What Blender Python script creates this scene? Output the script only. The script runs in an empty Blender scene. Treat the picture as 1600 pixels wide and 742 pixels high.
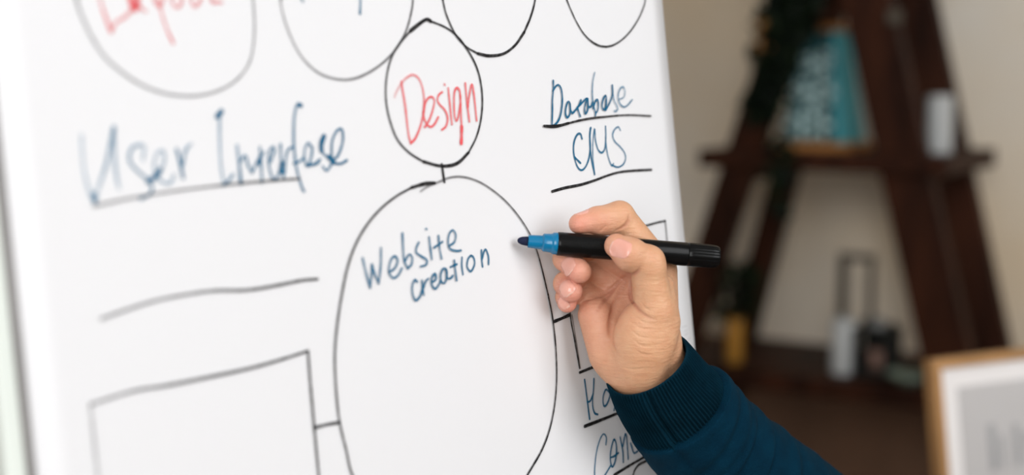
import bpy, bmesh, math, random
import numpy as np
from mathutils import Vector, Matrix

random.seed(7)
rng = np.random.RandomState(7)
SC = bpy.context.scene
COL = SC.collection
R = math.radians

# ------------------------------------------------------------------ camera
F_PX = 2222.0
PITCH = R(6.5)
CAM = np.array([0.0, 0.0, 1.5])
FWD = np.array([0, math.cos(PITCH), -math.sin(PITCH)])
RGT = np.array([1.0, 0, 0])
UP = np.array([0, math.sin(PITCH), math.cos(PITCH)])
cd = bpy.data.cameras.new('camera')
cd.sensor_width = 36.0
cd.lens = 36.0 * F_PX / 1600.0
cd.clip_start = 0.02
cd.dof.use_dof = True
cd.dof.focus_distance = 0.985
cd.dof.aperture_fstop = 2.7
cam = bpy.data.objects.new('camera', cd)
cam.location = CAM
cam.rotation_euler = (math.pi / 2 - PITCH, 0, 0)
COL.objects.link(cam)
SC.camera = cam

# ------------------------------------------------------------------ view, world
SC.view_settings.view_transform = 'Standard'
SC.view_settings.look = 'None'
SC.view_settings.gamma = 1.0
SC.view_settings.use_curve_mapping = False
SC.view_settings.exposure = 0.0
wd = bpy.data.worlds.new('sky')
SC.world = wd
wd.use_nodes = True
wd.node_tree.nodes['Background'].inputs[0].default_value = (0.80, 0.88, 1.0, 1)
wd.node_tree.nodes['Background'].inputs[1].default_value = 1.0

# room axes: W runs along the back wall (to the right and nearer), B goes towards it
WA = np.array([math.cos(R(32.4)), -math.sin(R(32.4)), 0])
BA = np.array([math.sin(R(32.4)), math.cos(R(32.4)), 0])
ZA = np.array([0, 0, 1.0])


def ray(x, y):
    return FWD + (x - 800) / F_PX * RGT + (371 - y) / F_PX * UP


def at(x, y, depth):
    return CAM + depth * ray(x, y)


S0 = at(1290, 250, 3.4)            # middle of the ladder shelf's front
S0[2] = 0.0


def room(w, b, z):
    return S0 + w * WA + b * BA + z * ZA


def window_light(name, pos, aim, sx, sy, watts, colour):
    ld = bpy.data.lights.new(name, 'AREA')
    ld.shape = 'RECTANGLE'
    ld.size, ld.size_y = sx, sy
    ld.energy = watts
    ld.color = colour
    o = bpy.data.objects.new(name, ld)
    o.location = pos
    o.rotation_euler = Vector(aim).to_track_quat('-Z', 'Y').to_euler()
    COL.objects.link(o)
    return o


W_RIGHT, B_FRONT, B_BACK, W_LEFT, CEIL = 3.1, -6.2, 0.50, -3.4, 3.9
# daylight coming in through the window of the right wall and the one behind the camera
window_light('daylight_right', room(W_RIGHT + 0.02, -2.8, 2.5), -WA * 0.95 - ZA * 0.3, 2.0, 1.9, 56.5, (1.0, 0.995, 0.99))
window_light('daylight_front', room(2.0, B_FRONT - 0.02, 2.4), BA, 1.9, 2.5, 106, (1.0, 0.995, 0.99))

# ------------------------------------------------------------------ helpers


def link(o, parent=None):
    COL.objects.link(o)
    if parent is not None:
        o.parent = parent
        o.matrix_parent_inverse = Matrix.Identity(4)
        pm = world_of(parent)
        o.matrix_basis = pm.inverted() @ o.matrix_basis
    return o


def world_of(o):
    m = o.matrix_basis.copy()
    p = o.parent
    while p is not None:
        m = p.matrix_basis @ m
        p = p.parent
    return m


def tag(o, label=None, cat=None, group=None, kind=None):
    if label: o['label'] = label
    if cat: o['category'] = cat
    if group: o['group'] = group
    if kind: o['kind'] = kind
    return o


def empty(name, loc, label, cat, group=None):
    o = bpy.data.objects.new(name, None)
    o.location = loc
    o.empty_display_size = 0.05
    COL.objects.link(o)
    return tag(o, label, cat, group)


def mesh_obj(name, verts, faces, m, parent=None, smooth=False):
    me = bpy.data.meshes.new(name)
    me.from_pydata([tuple(map(float, v)) for v in verts], [], [tuple(int(i) for i in f) for f in faces])
    me.update()
    if smooth:
        me.polygons.foreach_set('use_smooth', [True] * len(me.polygons))
    me.materials.append(m)
    return link(bpy.data.objects.new(name, me), parent)


class MB:
    """collects shapes given in world coordinates"""

    def __init__(self):
        self.v, self.f = [], []

    def add(self, verts, faces):
        n = len(self.v)
        self.v += [tuple(map(float, p)) for p in verts]
        self.f += [tuple(n + int(i) for i in f) for f in faces]
        return self

    def hexa(self, p):                     # 8 corners: bottom ring, top ring
        return self.add(p, [(3, 2, 1, 0), (4, 5, 6, 7), (0, 1, 5, 4), (1, 2, 6, 5), (2, 3, 7, 6), (3, 0, 4, 7)])

    def box(self, c, ax, ay, az, sx, sy, sz):
        c = np.array(c, float)
        P = []
        for k in (-1, 1):
            for i, j in ((-1, -1), (1, -1), (1, 1), (-1, 1)):
                P.append(c + i * ax * sx / 2 + j * ay * sy / 2 + k * az * sz / 2)
        return self.hexa(P)

    def beam(self, a, b, side, wid, thick):
        a, b = np.array(a, float), np.array(b, float)
        d = (b - a) / np.linalg.norm(b - a)
        s = side - d * (side @ d)
        s = s / np.linalg.norm(s)
        t = np.cross(d, s)
        return self.box((a + b) / 2, s, t, d, wid, thick, np.linalg.norm(b - a))

    def lathe(self, base, axis, prof, n=24, ref=None, flute=None):
        axis = np.array(axis, float) / np.linalg.norm(axis)
        ref = np.array([0.31, 0.2, 0.93]) if ref is None else ref
        e1 = np.cross(axis, ref); e1 /= np.linalg.norm(e1)
        e2 = np.cross(axis, e1)
        V, Fc = [], []
        for (z, r) in prof:
            for k in range(n):
                t = 2 * math.pi * k / n
                rr = r * (1 + (flute(t, z) if flute else 0))
                V.append(np.array(base) + axis * z + rr * (math.cos(t) * e1 + math.sin(t) * e2))
        for i in range(len(prof) - 1):
            for k in range(n):
                a, b = i * n + k, i * n + (k + 1) % n
                Fc.append((a, b, b + n, a + n))
        Fc.append(tuple(range(n - 1, -1, -1)))
        m = (len(prof) - 1) * n
        Fc.append(tuple(range(m, m + n)))
        return self.add(V, Fc)

    def build(self, name, m, parent=None, smooth=False, bevel=0.0):
        o = mesh_obj(name, self.v, self.f, m, parent, smooth)
        bm = bmesh.new(); bm.from_mesh(o.data)
        bmesh.ops.recalc_face_normals(bm, faces=bm.faces)
        bm.to_mesh(o.data); bm.free()
        if bevel:
            b = o.modifiers.new('bevel', 'BEVEL'); b.width = bevel; b.segments = 2
        return o


# ------------------------------------------------------------------ materials
MATS = {}


def mat(name, col, rough=0.6, spec=0.5, metal=0.0, noise=None, bump=None, **kw):
    """noise=(scale, darker factor, stretch xyz) varies the colour, bump=(scale, distance) the relief"""
    m = bpy.data.materials.new(name)
    m.use_nodes = True
    nt = m.node_tree
    p = nt.nodes['Principled BSDF']
    p.inputs['Base Color'].default_value = (*col, 1)
    p.inputs['Roughness'].default_value = rough
    p.inputs['Specular IOR Level'].default_value = spec
    p.inputs['Metallic'].default_value = metal
    for k, v in kw.items():
        p.inputs[k].default_value = v
    tc = nt.nodes.new('ShaderNodeTexCoord')
    if noise:
        mp = nt.nodes.new('ShaderNodeMapping')
        mp.inputs['Scale'].default_value = noise[2] if len(noise) > 2 else (1, 1, 1)
        nz = nt.nodes.new('ShaderNodeTexNoise')
        nz.inputs['Scale'].default_value = noise[0]
        nz.inputs['Detail'].default_value = 5
        mx = nt.nodes.new('ShaderNodeMix'); mx.data_type = 'RGBA'
        c2 = noise[1] if isinstance(noise[1], tuple) else tuple(c * noise[1] for c in col)
        mx.inputs[6].default_value = (*col, 1); mx.inputs[7].default_value = (*c2, 1)
        rp = nt.nodes.new('ShaderNodeMapRange')
        rp.inputs[1].default_value = 0.35; rp.inputs[2].default_value = 0.65
        nt.links.new(tc.outputs['Object'], mp.inputs['Vector'])
        nt.links.new(mp.outputs['Vector'], nz.inputs['Vector'])
        nt.links.new(nz.outputs['Fac'], rp.inputs[0])
        nt.links.new(rp.outputs[0], mx.inputs[0])
        nt.links.new(mx.outputs[2], p.inputs['Base Color'])
    if bump:
        nb = nt.nodes.new('ShaderNodeTexNoise'); nb.inputs['Scale'].default_value = bump[0]
        nb.inputs['Detail'].default_value = 4
        bp = nt.nodes.new('ShaderNodeBump'); bp.inputs['Distance'].default_value = bump[1]
        nt.links.new(tc.outputs['Object'], nb.inputs['Vector'])
        nt.links.new(nb.outputs['Fac'], bp.inputs['Height'])
        nt.links.new(bp.outputs['Normal'], p.inputs['Normal'])
    MATS[name] = m
    return m


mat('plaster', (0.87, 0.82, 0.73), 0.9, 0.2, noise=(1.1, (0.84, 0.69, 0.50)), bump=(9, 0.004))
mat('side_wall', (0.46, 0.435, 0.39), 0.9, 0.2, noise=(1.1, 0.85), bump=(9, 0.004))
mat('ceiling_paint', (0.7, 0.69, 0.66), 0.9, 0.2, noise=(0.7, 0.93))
mat('dado_wood', (0.27, 0.15, 0.092), 0.6, 0.3, noise=(3, 0.6, (1, 1, 0.2)))
mat('floor_wood', (0.16, 0.095, 0.055), 0.5, 0.4, noise=(3, 0.6, (0.3, 2, 1)))
mat('dark_wood', (0.052, 0.0165, 0.0075), 0.55, 0.12, noise=(6, (0.015, 0.005, 0.0028), (3, 3, 0.5)), bump=(40, 0.001))
mat('orange_wood', (0.50, 0.21, 0.055), 0.5, 0.4, noise=(9, 0.7, (1, 1, 3)))
mat('frame_wood', (0.50, 0.27, 0.11), 0.45, 0.4, noise=(14, 0.75, (1, 1, 0.2)))
mat('white_trim', (0.75, 0.75, 0.73), 0.5, 0.4, noise=(6, 0.95))
mat('paper', (0.742, 0.743, 0.758), 0.75, 0.2, noise=(1.8, (0.735, 0.737, 0.754)), bump=(2.2, 0.0012))
mat('board_laminate', (0.86, 0.86, 0.87), 0.3, 0.5, noise=(2, 0.98))
mat('grey_plastic', (0.25, 0.24, 0.235), 0.5, 0.4, noise=(20, 0.9))
mat('pale_aluminium', (0.74, 0.79, 0.74), 0.45, 0.4, noise=(12, 0.95))
mat('dark_metal', (0.05, 0.05, 0.05), 0.4, 0.5, metal=0.5, noise=(20, 0.8))
mat('marker_black', (0.004, 0.0042, 0.0045), 0.26, 0.15, noise=(60, 0.85))
mat('marker_blue', (0.0, 0.15, 0.31), 0.2, 0.45, noise=(60, 0.92))
mat('nib_felt', (0.006, 0.011, 0.045), 0.75, 0.3, noise=(900, 0.6), bump=(1500, 0.0002))
mat('wax', (0.56, 0.58, 0.58), 0.55, 0.4, noise=(12, 0.95))
mat('teal', (0.09, 0.46, 0.54), 0.5, 0.4, noise=(7, 0.8))
mat('pale_teal', (0.58, 0.80, 0.80), 0.55, 0.4, noise=(25, 0.8))
mat('dark_teal', (0.02, 0.10, 0.11), 0.6, 0.3, noise=(10, 0.7))
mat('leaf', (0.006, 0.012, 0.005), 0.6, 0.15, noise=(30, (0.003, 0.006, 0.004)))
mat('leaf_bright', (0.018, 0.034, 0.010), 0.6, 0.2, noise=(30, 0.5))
mat('leaf_orange', (0.72, 0.34, 0.10), 0.6, 0.3, noise=(30, 0.6))
mat('stem', (0.03, 0.028, 0.014), 0.7, 0.3, noise=(30, 0.7))
mat('yellow_glaze', (0.44, 0.21, 0.035), 0.35, 0.5, noise=(8, 0.75))
mat('soil', (0.02, 0.013, 0.008), 0.95, 0.1, noise=(60, 0.5))
mat('grey_frame', (0.10, 0.085, 0.065), 0.6, 0.3, noise=(20, 0.7))
mat('black_iron', (0.010, 0.012, 0.012), 0.5, 0.4, noise=(20, 0.7))
mat('pink_wax', (0.42, 0.26, 0.21), 0.6, 0.3, noise=(20, 0.85))
mat('grey_metal', (0.30, 0.31, 0.31), 0.4, 0.5, metal=0.3, noise=(30, 0.8))
mat('green_glass', (0.20, 0.25, 0.20), 0.25, 0.5, noise=(10, 0.85))
mat('mat_board', (0.87, 0.845, 0.835), 0.85, 0.2, noise=(5, 0.98))
mat('print_paper', (0.56, 0.545, 0.54), 0.85, 0.2, noise=(5, 0.96))
mat('print_ink', (0.42, 0.42, 0.425), 0.85, 0.2, noise=(30, 0.8))
mat('table_wood', (0.22, 0.12, 0.06), 0.5, 0.4, noise=(5, 0.7, (0.4, 3, 1)))
mat('nail', (0.71, 0.36, 0.285), 0.2, 0.5, noise=(220, (0.68, 0.33, 0.255)))
mat('nail_edge', (0.75, 0.45, 0.36), 0.4, 0.5, noise=(220, 0.95))


def ink(name, col, dark):
    m = bpy.data.materials.new(name); m.use_nodes = True
    nt = m.node_tree; p = nt.nodes['Principled BSDF']
    p.inputs['Roughness'].default_value = 0.6
    p.inputs['Specular IOR Level'].default_value = 0.2
    at_ = nt.nodes.new('ShaderNodeAttribute'); at_.attribute_name = 'ink'
    tc = nt.nodes.new('ShaderNodeTexCoord')
    nz = nt.nodes.new('ShaderNodeTexNoise'); nz.inputs['Scale'].default_value = 260; nz.inputs['Detail'].default_value = 3
    mr = nt.nodes.new('ShaderNodeMapRange')
    mr.inputs[1].default_value = 0.3; mr.inputs[2].default_value = 0.7
    mr.inputs[3].default_value = 0.80; mr.inputs[4].default_value = 1.08
    mul = nt.nodes.new('ShaderNodeMath'); mul.operation = 'MULTIPLY'; mul.use_clamp = True
    mx = nt.nodes.new('ShaderNodeMix'); mx.data_type = 'RGBA'
    mx.inputs[6].default_value = (*col, 1); mx.inputs[7].default_value = (*dark, 1)
    tr = nt.nodes.new('ShaderNodeBsdfTransparent'); ms = nt.nodes.new('ShaderNodeMixShader')
    nt.links.new(tc.outputs['Object'], nz.inputs['Vector'])
    nt.links.new(nz.outputs['Fac'], mr.inputs[0])
    nt.links.new(at_.outputs['Fac'], mul.inputs[0]); nt.links.new(mr.outputs[0], mul.inputs[1])
    nt.links.new(at_.outputs['Fac'], mx.inputs[0]); nt.links.new(mx.outputs[2], p.inputs['Base Color'])
    nt.links.new(mul.outputs[0], ms.inputs[0])
    nt.links.new(tr.outputs[0], ms.inputs[1]); nt.links.new(p.outputs[0], ms.inputs[2])
    nt.links.new(ms.outputs[0], nt.nodes['Material Output'].inputs[0])
    return m


INK = {'red': ink('ink_red', (0.80, 0.16, 0.16), (0.78, 0.085, 0.10)),
       'blue': ink('ink_blue', (0.0, 0.23, 0.42), (0.0, 0.105, 0.215)),
       'black': ink('ink_black', (0.045, 0.042, 0.048), (0.006, 0.006, 0.007)),
       'pale': ink('ink_pale', (0.45, 0.45, 0.48), (0.35, 0.35, 0.38))}


def skin_material():
    m = bpy.data.materials.new('skin'); m.use_nodes = True
    nt = m.node_tree; p = nt.nodes['Principled BSDF']
    a = nt.nodes.new('ShaderNodeAttribute'); a.attribute_name = 'skin_colour'
    tc = nt.nodes.new('ShaderNodeTexCoord')
    n1 = nt.nodes.new('ShaderNodeTexNoise'); n1.inputs['Scale'].default_value = 120; n1.inputs['Detail'].default_value = 4
    mx = nt.nodes.new('ShaderNodeMix'); mx.data_type = 'RGBA'; mx.blend_type = 'MULTIPLY'
    mx.inputs[0].default_value = 1.0
    cr = nt.nodes.new('ShaderNodeValToRGB')
    cr.color_ramp.elements[0].position = 0.3; cr.color_ramp.elements[0].color = (0.94, 0.86, 0.83, 1)
    cr.color_ramp.elements[1].position = 0.7; cr.color_ramp.elements[1].color = (1, 1, 1, 1)
    nt.links.new(tc.outputs['Object'], n1.inputs['Vector'])
    nt.links.new(n1.outputs['Fac'], cr.inputs[0])
    nt.links.new(a.outputs['Color'], mx.inputs[6]); nt.links.new(cr.outputs[0], mx.inputs[7])
    nt.links.new(mx.outputs[2], p.inputs['Base Color'])
    p.inputs['Roughness'].default_value = 0.48
    p.inputs['Specular IOR Level'].default_value = 0.42
    p.inputs['Subsurface Weight'].default_value = 0.18
    p.inputs['Subsurface Radius'].default_value = (1.0, 0.35, 0.2)
    p.inputs['Subsurface Scale'].default_value = 0.0035
    # fine skin relief: pores and short wrinkles across the palm
    n2 = nt.nodes.new('ShaderNodeTexNoise'); n2.inputs['Scale'].default_value = 900; n2.inputs['Detail'].default_value = 3
    mp = nt.nodes.new('ShaderNodeMapping'); mp.inputs['Rotation'].default_value = (0, R(28), 0)
    mp.inputs['Scale'].default_value = (0.28, 0.6, 1.6)
    n3 = nt.nodes.new('ShaderNodeTexNoise'); n3.inputs['Scale'].default_value = 300; n3.inputs['Detail'].default_value = 3
    ad = nt.nodes.new('ShaderNodeMath'); ad.operation = 'MULTIPLY_ADD'; ad.inputs[1].default_value = 2.2
    bp = nt.nodes.new('ShaderNodeBump'); bp.inputs['Distance'].default_value = 0.00030; bp.inputs['Strength'].default_value = 0.9
    nt.links.new(tc.outputs['Object'], n2.inputs['Vector']); nt.links.new(tc.outputs['Object'], mp.inputs['Vector'])
    nt.links.new(mp.outputs[0], n3.inputs['Vector'])
    nt.links.new(n3.outputs['Fac'], ad.inputs[0]); nt.links.new(n2.outputs['Fac'], ad.inputs[2])
    nt.links.new(ad.outputs[0], bp.inputs['Height']); nt.links.new(bp.outputs['Normal'], p.inputs['Normal'])
    return m


def fabric(name, col, dark, scale, dist):
    m = mat(name, col, 0.9, 0.06, noise=(70, dark), bump=(scale, dist))
    p = m.node_tree.nodes['Principled BSDF']
    p.inputs['Sheen Weight'].default_value = 0.02
    p.inputs['Sheen Tint'].default_value = (0.1, 0.45, 0.6, 1)
    p.inputs['Sheen Roughness'].default_value = 0.5
    return m


fabric('navy_knit', (0.0005, 0.019, 0.038), (0.0004, 0.014, 0.029), 900, 0.0006)
fabric('navy_rib', (0.0006, 0.0165, 0.030), (0.0004, 0.012, 0.022), 1200, 0.0004)


def pane_material():
    m = bpy.data.materials.new('window_glass'); m.use_nodes = True
    nt = m.node_tree; nt.nodes.remove(nt.nodes['Principled BSDF'])
    t = nt.nodes.new('ShaderNodeBsdfTransparent'); g = nt.nodes.new('ShaderNodeBsdfGlossy')
    g.inputs['Roughness'].default_value = 0.03
    ms = nt.nodes.new('ShaderNodeMixShader'); ms.inputs[0].default_value = 0.06
    nt.links.new(t.outputs[0], ms.inputs[1]); nt.links.new(g.outputs[0], ms.inputs[2])
    nt.links.new(ms.outputs[0], nt.nodes['Material Output'].inputs[0])
    return m


MATS['window_glass'] = pane_material()

# ------------------------------------------------------------------ room shell


def slab(name, w0, w1, b0, b1, z0, z1, m):
    o = MB().box(room((w0 + w1) / 2, (b0 + b1) / 2, (z0 + z1) / 2), WA, BA, ZA, w1 - w0, b1 - b0, z1 - z0).build(name, MATS[m])
    return tag(o, kind='structure')


T = 0.15
slab('floor', W_LEFT - T, W_RIGHT + T, B_FRONT - T, B_BACK + T, -0.1, 0, 'floor_wood')
slab('ceiling', W_LEFT - T, W_RIGHT + T, B_FRONT - T, B_BACK + T, CEIL, CEIL + 0.1, 'ceiling_paint')
slab('wall_back', W_LEFT - T, W_RIGHT + T, B_BACK, B_BACK + T, 0, CEIL, 'plaster')
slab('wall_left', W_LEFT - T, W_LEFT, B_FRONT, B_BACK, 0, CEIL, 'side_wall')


def pierced_wall(name, along, m, hole):
    """wall with one window opening; along = 'w' (front wall) or 'b' (right wall)"""
    h0, h1, z0, z1 = hole
    mb = MB()
    if along == 'w':
        lo, hi, c = W_LEFT - T, W_RIGHT + T, B_FRONT - T / 2 - 0.05
        put = lambda u0, u1, a, b: mb.box(room((u0 + u1) / 2, c - 0.1, (a + b) / 2), WA, BA, ZA, u1 - u0, T, b - a)
    else:
        lo, hi, c = B_FRONT - T, B_BACK + T, W_RIGHT + T / 2 + 0.15
        put = lambda u0, u1, a, b: mb.box(room(c, (u0 + u1) / 2, (a + b) / 2), WA, BA, ZA, T, u1 - u0, b - a)
    put(lo, h0, 0, CEIL); put(h1, hi, 0, CEIL); put(h0, h1, 0, z0); put(h0, h1, z1, CEIL)
    return tag(mb.build(name, MATS[m]), kind='structure')


HOLE_R = (-3.9, -1.7, 1.45, 3.6)
HOLE_F = (1.0, 3.0, 1.1, 3.7)
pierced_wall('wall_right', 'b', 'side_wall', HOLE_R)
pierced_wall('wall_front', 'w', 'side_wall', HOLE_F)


def window(name, along, hole):
    h0, h1, z0, z1 = hole
    mb, gl = MB(), MB()
    def put(mm, u0, u1, a, b, t):
        if along == 'w':
            mm.box(room((u0 + u1) / 2, B_FRONT - 0.22, (a + b) / 2), WA, BA, ZA, u1 - u0, t, b - a)
        else:
            mm.box(room(W_RIGHT + 0.22, (u0 + u1) / 2, (a + b) / 2), WA, BA, ZA, t, u1 - u0, b - a)
    e = 0.06
    put(mb, h0, h0 + e, z0, z1, 0.08); put(mb, h1 - e, h1, z0, z1, 0.08)
    put(mb, h0, h1, z0, z0 + e, 0.08); put(mb, h0, h1, z1 - e, z1, 0.08)
    for k in (1, 2):
        u = h0 + (h1 - h0) * k / 3
        put(mb, u - 0.02, u + 0.02, z0, z1, 0.06)
    zm = (z0 + z1) / 2
    put(mb, h0, h1, zm - 0.02, zm + 0.02, 0.06)
    o = tag(mb.build(name, MATS['white_trim']), kind='structure')
    put(gl, h0 + e, h1 - e, z0 + e, z1 - e, 0.006)
    gl.build('window_pane', MATS['window_glass'], o)


window('window_1', 'b', HOLE_R)
window('window_2', 'w', HOLE_F)
# brown wooden dado along the lower part of the back wall
DZ = 0.72
dado = slab('trim_1', W_LEFT, W_RIGHT + T, B_BACK - 0.03, B_BACK, 0.0, DZ, 'dado_wood')
slab('trim_2', W_LEFT, W_RIGHT + T, B_BACK - 0.045, B_BACK, DZ, DZ + 0.03, 'dado_wood')
slab('baseboard_left', W_LEFT, W_LEFT + 0.02, B_FRONT, B_BACK - 0.05, 0, 0.12, 'white_trim')

# ------------------------------------------------------------------ flipchart
TH, AL = R(50), R(7.0)
BH = np.array([math.cos(TH), math.sin(TH), 0])                   # along the board, to the right
BN0 = np.array([math.sin(TH), -math.cos(TH), 0])
BN = math.cos(AL) * BN0 + math.sin(AL) * ZA                      # out of the paper
BU = -math.sin(AL) * BN0 + math.cos(AL) * ZA                     # up the board, leaning back
A0 = at(812, 376, 0.963)


def bp(u, v, n=0.0):
    return A0 + u * BH + v * BU + n * BN


def on_board(x, y):
    r = ray(x, y)
    t = ((A0 - CAM) @ BN) / (r @ BN)
    q = CAM + t * r - A0
    return np.array([q @ BH, q @ BU])


PL, PR, PT, PB = -0.3725, 0.2015, 0.47, -0.42
chart = empty('flipchart', (*(bp(-0.085, 0, -0.02)[:2]), 0.0), 'white flipchart easel with a hand drawn website diagram on its paper', 'flipchart')
MB().box(bp(-0.1, 0.025, -0.011), BH, BU, BN, 0.566, 0.93, 0.012).build('board_panel', MATS['board_laminate'], chart, bevel=0.002)
# paper sheet: very slightly wavy
NU, NV = 34, 40
pv, pf = [], []
for side in (1, 0):
    for j in range(NV + 1):
        for i in range(NU + 1):
            u = PL + (PR - PL) * i / NU; v = PB + (PT - PB) * j / NV
            edge = max(0, (i / NU - 0.93) / 0.07)
            pv.append(bp(u, v, -0.0002 - 0.0015 * edge ** 2 * (0.5 + 0.5 * math.sin(v * 9)) - (0.0 if side else 0.0035)))
n1 = (NU + 1) * (NV + 1)
for j in range(NV):
    for i in range(NU):
        a = j * (NU + 1) + i
        pf.append((a, a + 1, a + NU + 2, a + NU + 1))
        pf.append((n1 + a, n1 + a + NU + 1, n1 + a + NU + 2, n1 + a + 1))
for i in range(NU):
    pf.append((i, n1 + i, n1 + i + 1, i + 1)); t = NV * (NU + 1) + i
    pf.append((t, t + 1, n1 + t + 1, n1 + t))
for j in range(NV):
    a = j * (NU + 1); b = a + NU + 1
    pf.append((a, b, n1 + b, n1 + a)); a += NU; b += NU
    pf.append((a, n1 + a, n1 + b, b))
sheet = mesh_obj('paper_sheet', pv, pf, MATS['paper'], chart, True)
# left side: grey recessed channel, then the pale aluminium profile; top clamp, tray and legs
MB().box(bp(PL - 0.0029, 0.02, -0.010), BH, BU, BN, 0.0054, 0.96, 0.016).build('edge_channel', MATS['grey_plastic'], chart)
MB().box(bp(PL - 0.0112, 0.02, -0.010), BH, BU, BN, 0.0108, 0.96, 0.020).build('side_rail', MATS['pale_aluminium'], chart, bevel=0.002)
MB().box(bp(-0.1, PT + 0.012, 0.001), BH, BU, BN, 0.60, 0.045, 0.022).build('clamp_bar', MATS['pale_aluminium'], chart, bevel=0.003)
for u in (-0.3, 0.1):
    MB().lathe(bp(u, PT + 0.012, 0.012), BN, [(0, 0.012), (0.012, 0.012), (0.015, 0.009)], 16).build('clamp_knob', MATS['dark_metal'], chart)
MB().box(bp(-0.1, PB - 0.032, 0.008), BH, BU, BN, 0.60, 0.012, 0.05).build('pen_tray', MATS['pale_aluminium'], chart, bevel=0.003)
for u in (-0.31, 0.11):
    top = bp(u, 0.40, -0.032); bot = top - BU * (top[2] / BU[2] - 0.0)
    MB().beam(bot, top, BH, 0.03, 0.02).build('leg', MATS['pale_aluminium'], chart)
top = bp(-0.1, 0.40, -0.05)
bot = np.array([*(bp(-0.1, -1.35, 0) - BN0 * 0.62)[:2], 0.0])
MB().beam(bot, top, BH, 0.03, 0.02).build('leg', MATS['pale_aluminium'], chart)

# --- handwriting: each word or outline is ink ribbons lying on the paper
LAYER = [0]


def catmull(P, per=6):
    P = np.array(P, float)
    if len(P) < 3:
        return np.array([P[0] + (P[-1] - P[0]) * t for t in np.linspace(0, 1, 8)])
    Q = np.vstack([2 * P[0] - P[1], P, 2 * P[-1] - P[-2]])
    if np.allclose(P[0], P[-1]):
        Q[0], Q[-1] = P[-2], P[1]
    out = []
    for i in range(1, len(Q) - 2):
        a, b, c, d = Q[i - 1:i + 3]
        for t in np.linspace(0, 1, per, endpoint=False):
            out.append(0.5 * (2 * b + (c - a) * t + (2 * a - 5 * b + 4 * c - d) * t * t + (3 * b - a - 3 * c + d) * t ** 3))
    out.append(P[-1])
    return np.array(out)


def write(name, colour, strokes, zoom=(0, 0, 1.0), width=1.7, op=0.85, label=None):
    """strokes: lists of photo points, or (points, width, opacity at start, opacity at end)"""
    ox, oy, s = zoom
    V, Fc, O = [], [], []
    for st in strokes:
        w, o0, o1 = width, op, op
        if isinstance(st, tuple):
            st, w, o0, o1 = st
        P = np.array([on_board(ox + x / s, oy + y / s) for x, y in st])
        C = catmull(P)
        LAYER[0] += 1
        h = 0.0003 + 0.000012 * (LAYER[0] % 60)
        r = w / 2000.0
        dirs = np.gradient(C, axis=0); dirs /= (np.linalg.norm(dirs, axis=1)[:, None] + 1e-9)
        n0 = len(V); m = len(C)
        for i in range(m):
            k = i / (m - 1)
            rr = r * (1 + 0.10 * math.sin(7 * k + LAYER[0]))
            nrm = np.array([-dirs[i, 1], dirs[i, 0]])
            for sg in (-1, 1):
                q = C[i] + sg * rr * nrm
                V.append(bp(q[0], q[1], h)); O.append(o0 + (o1 - o0) * k)
        for i in range(m - 1):
            a = n0 + 2 * i
            Fc.append((a, a + 2, a + 3, a + 1))
        for end, sgn in ((0, -1), (m - 1, 1)):                    # round ends
            a = math.atan2(dirs[end, 1] * sgn, dirs[end, 0] * sgn)
            b = len(V)
            rr = r * (1 + 0.10 * math.sin(7 * end / (m - 1) + LAYER[0]))
            for t in np.linspace(-math.pi / 2, math.pi / 2, 7):
                q = C[end] + rr * np.array([math.cos(a + t), math.sin(a + t)])
                V.append(bp(q[0], q[1], h)); O.append(o0 if end == 0 else o1)
            Fc.append(tuple(range(b, b + 7)))
    o = mesh_obj(name, V, Fc, INK[colour], sheet)
    at_ = o.data.attributes.new('ink', 'FLOAT', 'POINT')
    at_.data.foreach_set('value', np.array(O, dtype=np.float32))
    if label: o['label'] = label
    return o


Z1 = (100, 0, 4.366)
write('drawn_circle', 'black', [([(85, 0), (120, 110), (180, 240), (270, 380), (390, 490), (540, 585), (700, 640), (860, 655), (1000, 635), (1120, 585), (1210, 510), (1265, 420), (1290, 310), (1298, 180), (1293, 60), (1280, -60), (1240, -300), (1080, -560), (760, -740), (400, -640), (140, -380), (75, -140), (85, 0)], 1.6, 0.42, 0.50)], Z1)
write('handwritten_word', 'red', [([(205, -200), (240, -20), (280, 110), (318, 215)], 1.9, 0.35, 0.65), [(322, 215), (350, 155), (400, 125), (445, 85), (480, 30)],
      ([(500, -90), (450, -60), (458, 20), (485, 62), (500, -20)], 3.2, 0.8, 0.8), [(500, -60), (515, 40), (555, 78)],
      [(600, -60), (622, 20), (660, 38), (690, -60)], ([(640, -10), (665, 90), (700, 200), (742, 292)], 1.8, 0.42, 0.55),
      [(745, -60), (735, 10), (765, 52), (800, 20), (790, -60)], [(855, -60), (870, 20), (893, 45), (925, 10), (940, -60)], [(1000, -180), (995, -40), (1010, 15), (1040, 15), (1075, 18)]],
      Z1, 2.0, 0.46, label='word Layout in red marker ink')
Z2 = (420, 0, 5.3)
write('drawn_circle', 'black', [([(95, 0), (115, 120), (160, 260), (230, 410), (320, 530), (440, 620), (600, 660), (740, 640), (890, 560), (1010, 455), (1090, 345), (1140, 240), (1175, 110), (1190, 0), (1180, -200), (1090, -420), (900, -560), (640, -590), (380, -500), (190, -320), (105, -130), (95, 0)], 1.5, 0.45, 0.85)], Z2)
write('handwritten_word', 'blue', [[(250, -70), (262, -20), (280, 12)]], Z2, 1.7, 0.6)
write('handwritten_word', 'blue', [([(745, -160), (755, 0), (752, 112)], 1.8, 0.5, 0.75)], Z2, 1.7, 0.6)
Z3 = (580, 0, 2.475)
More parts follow.
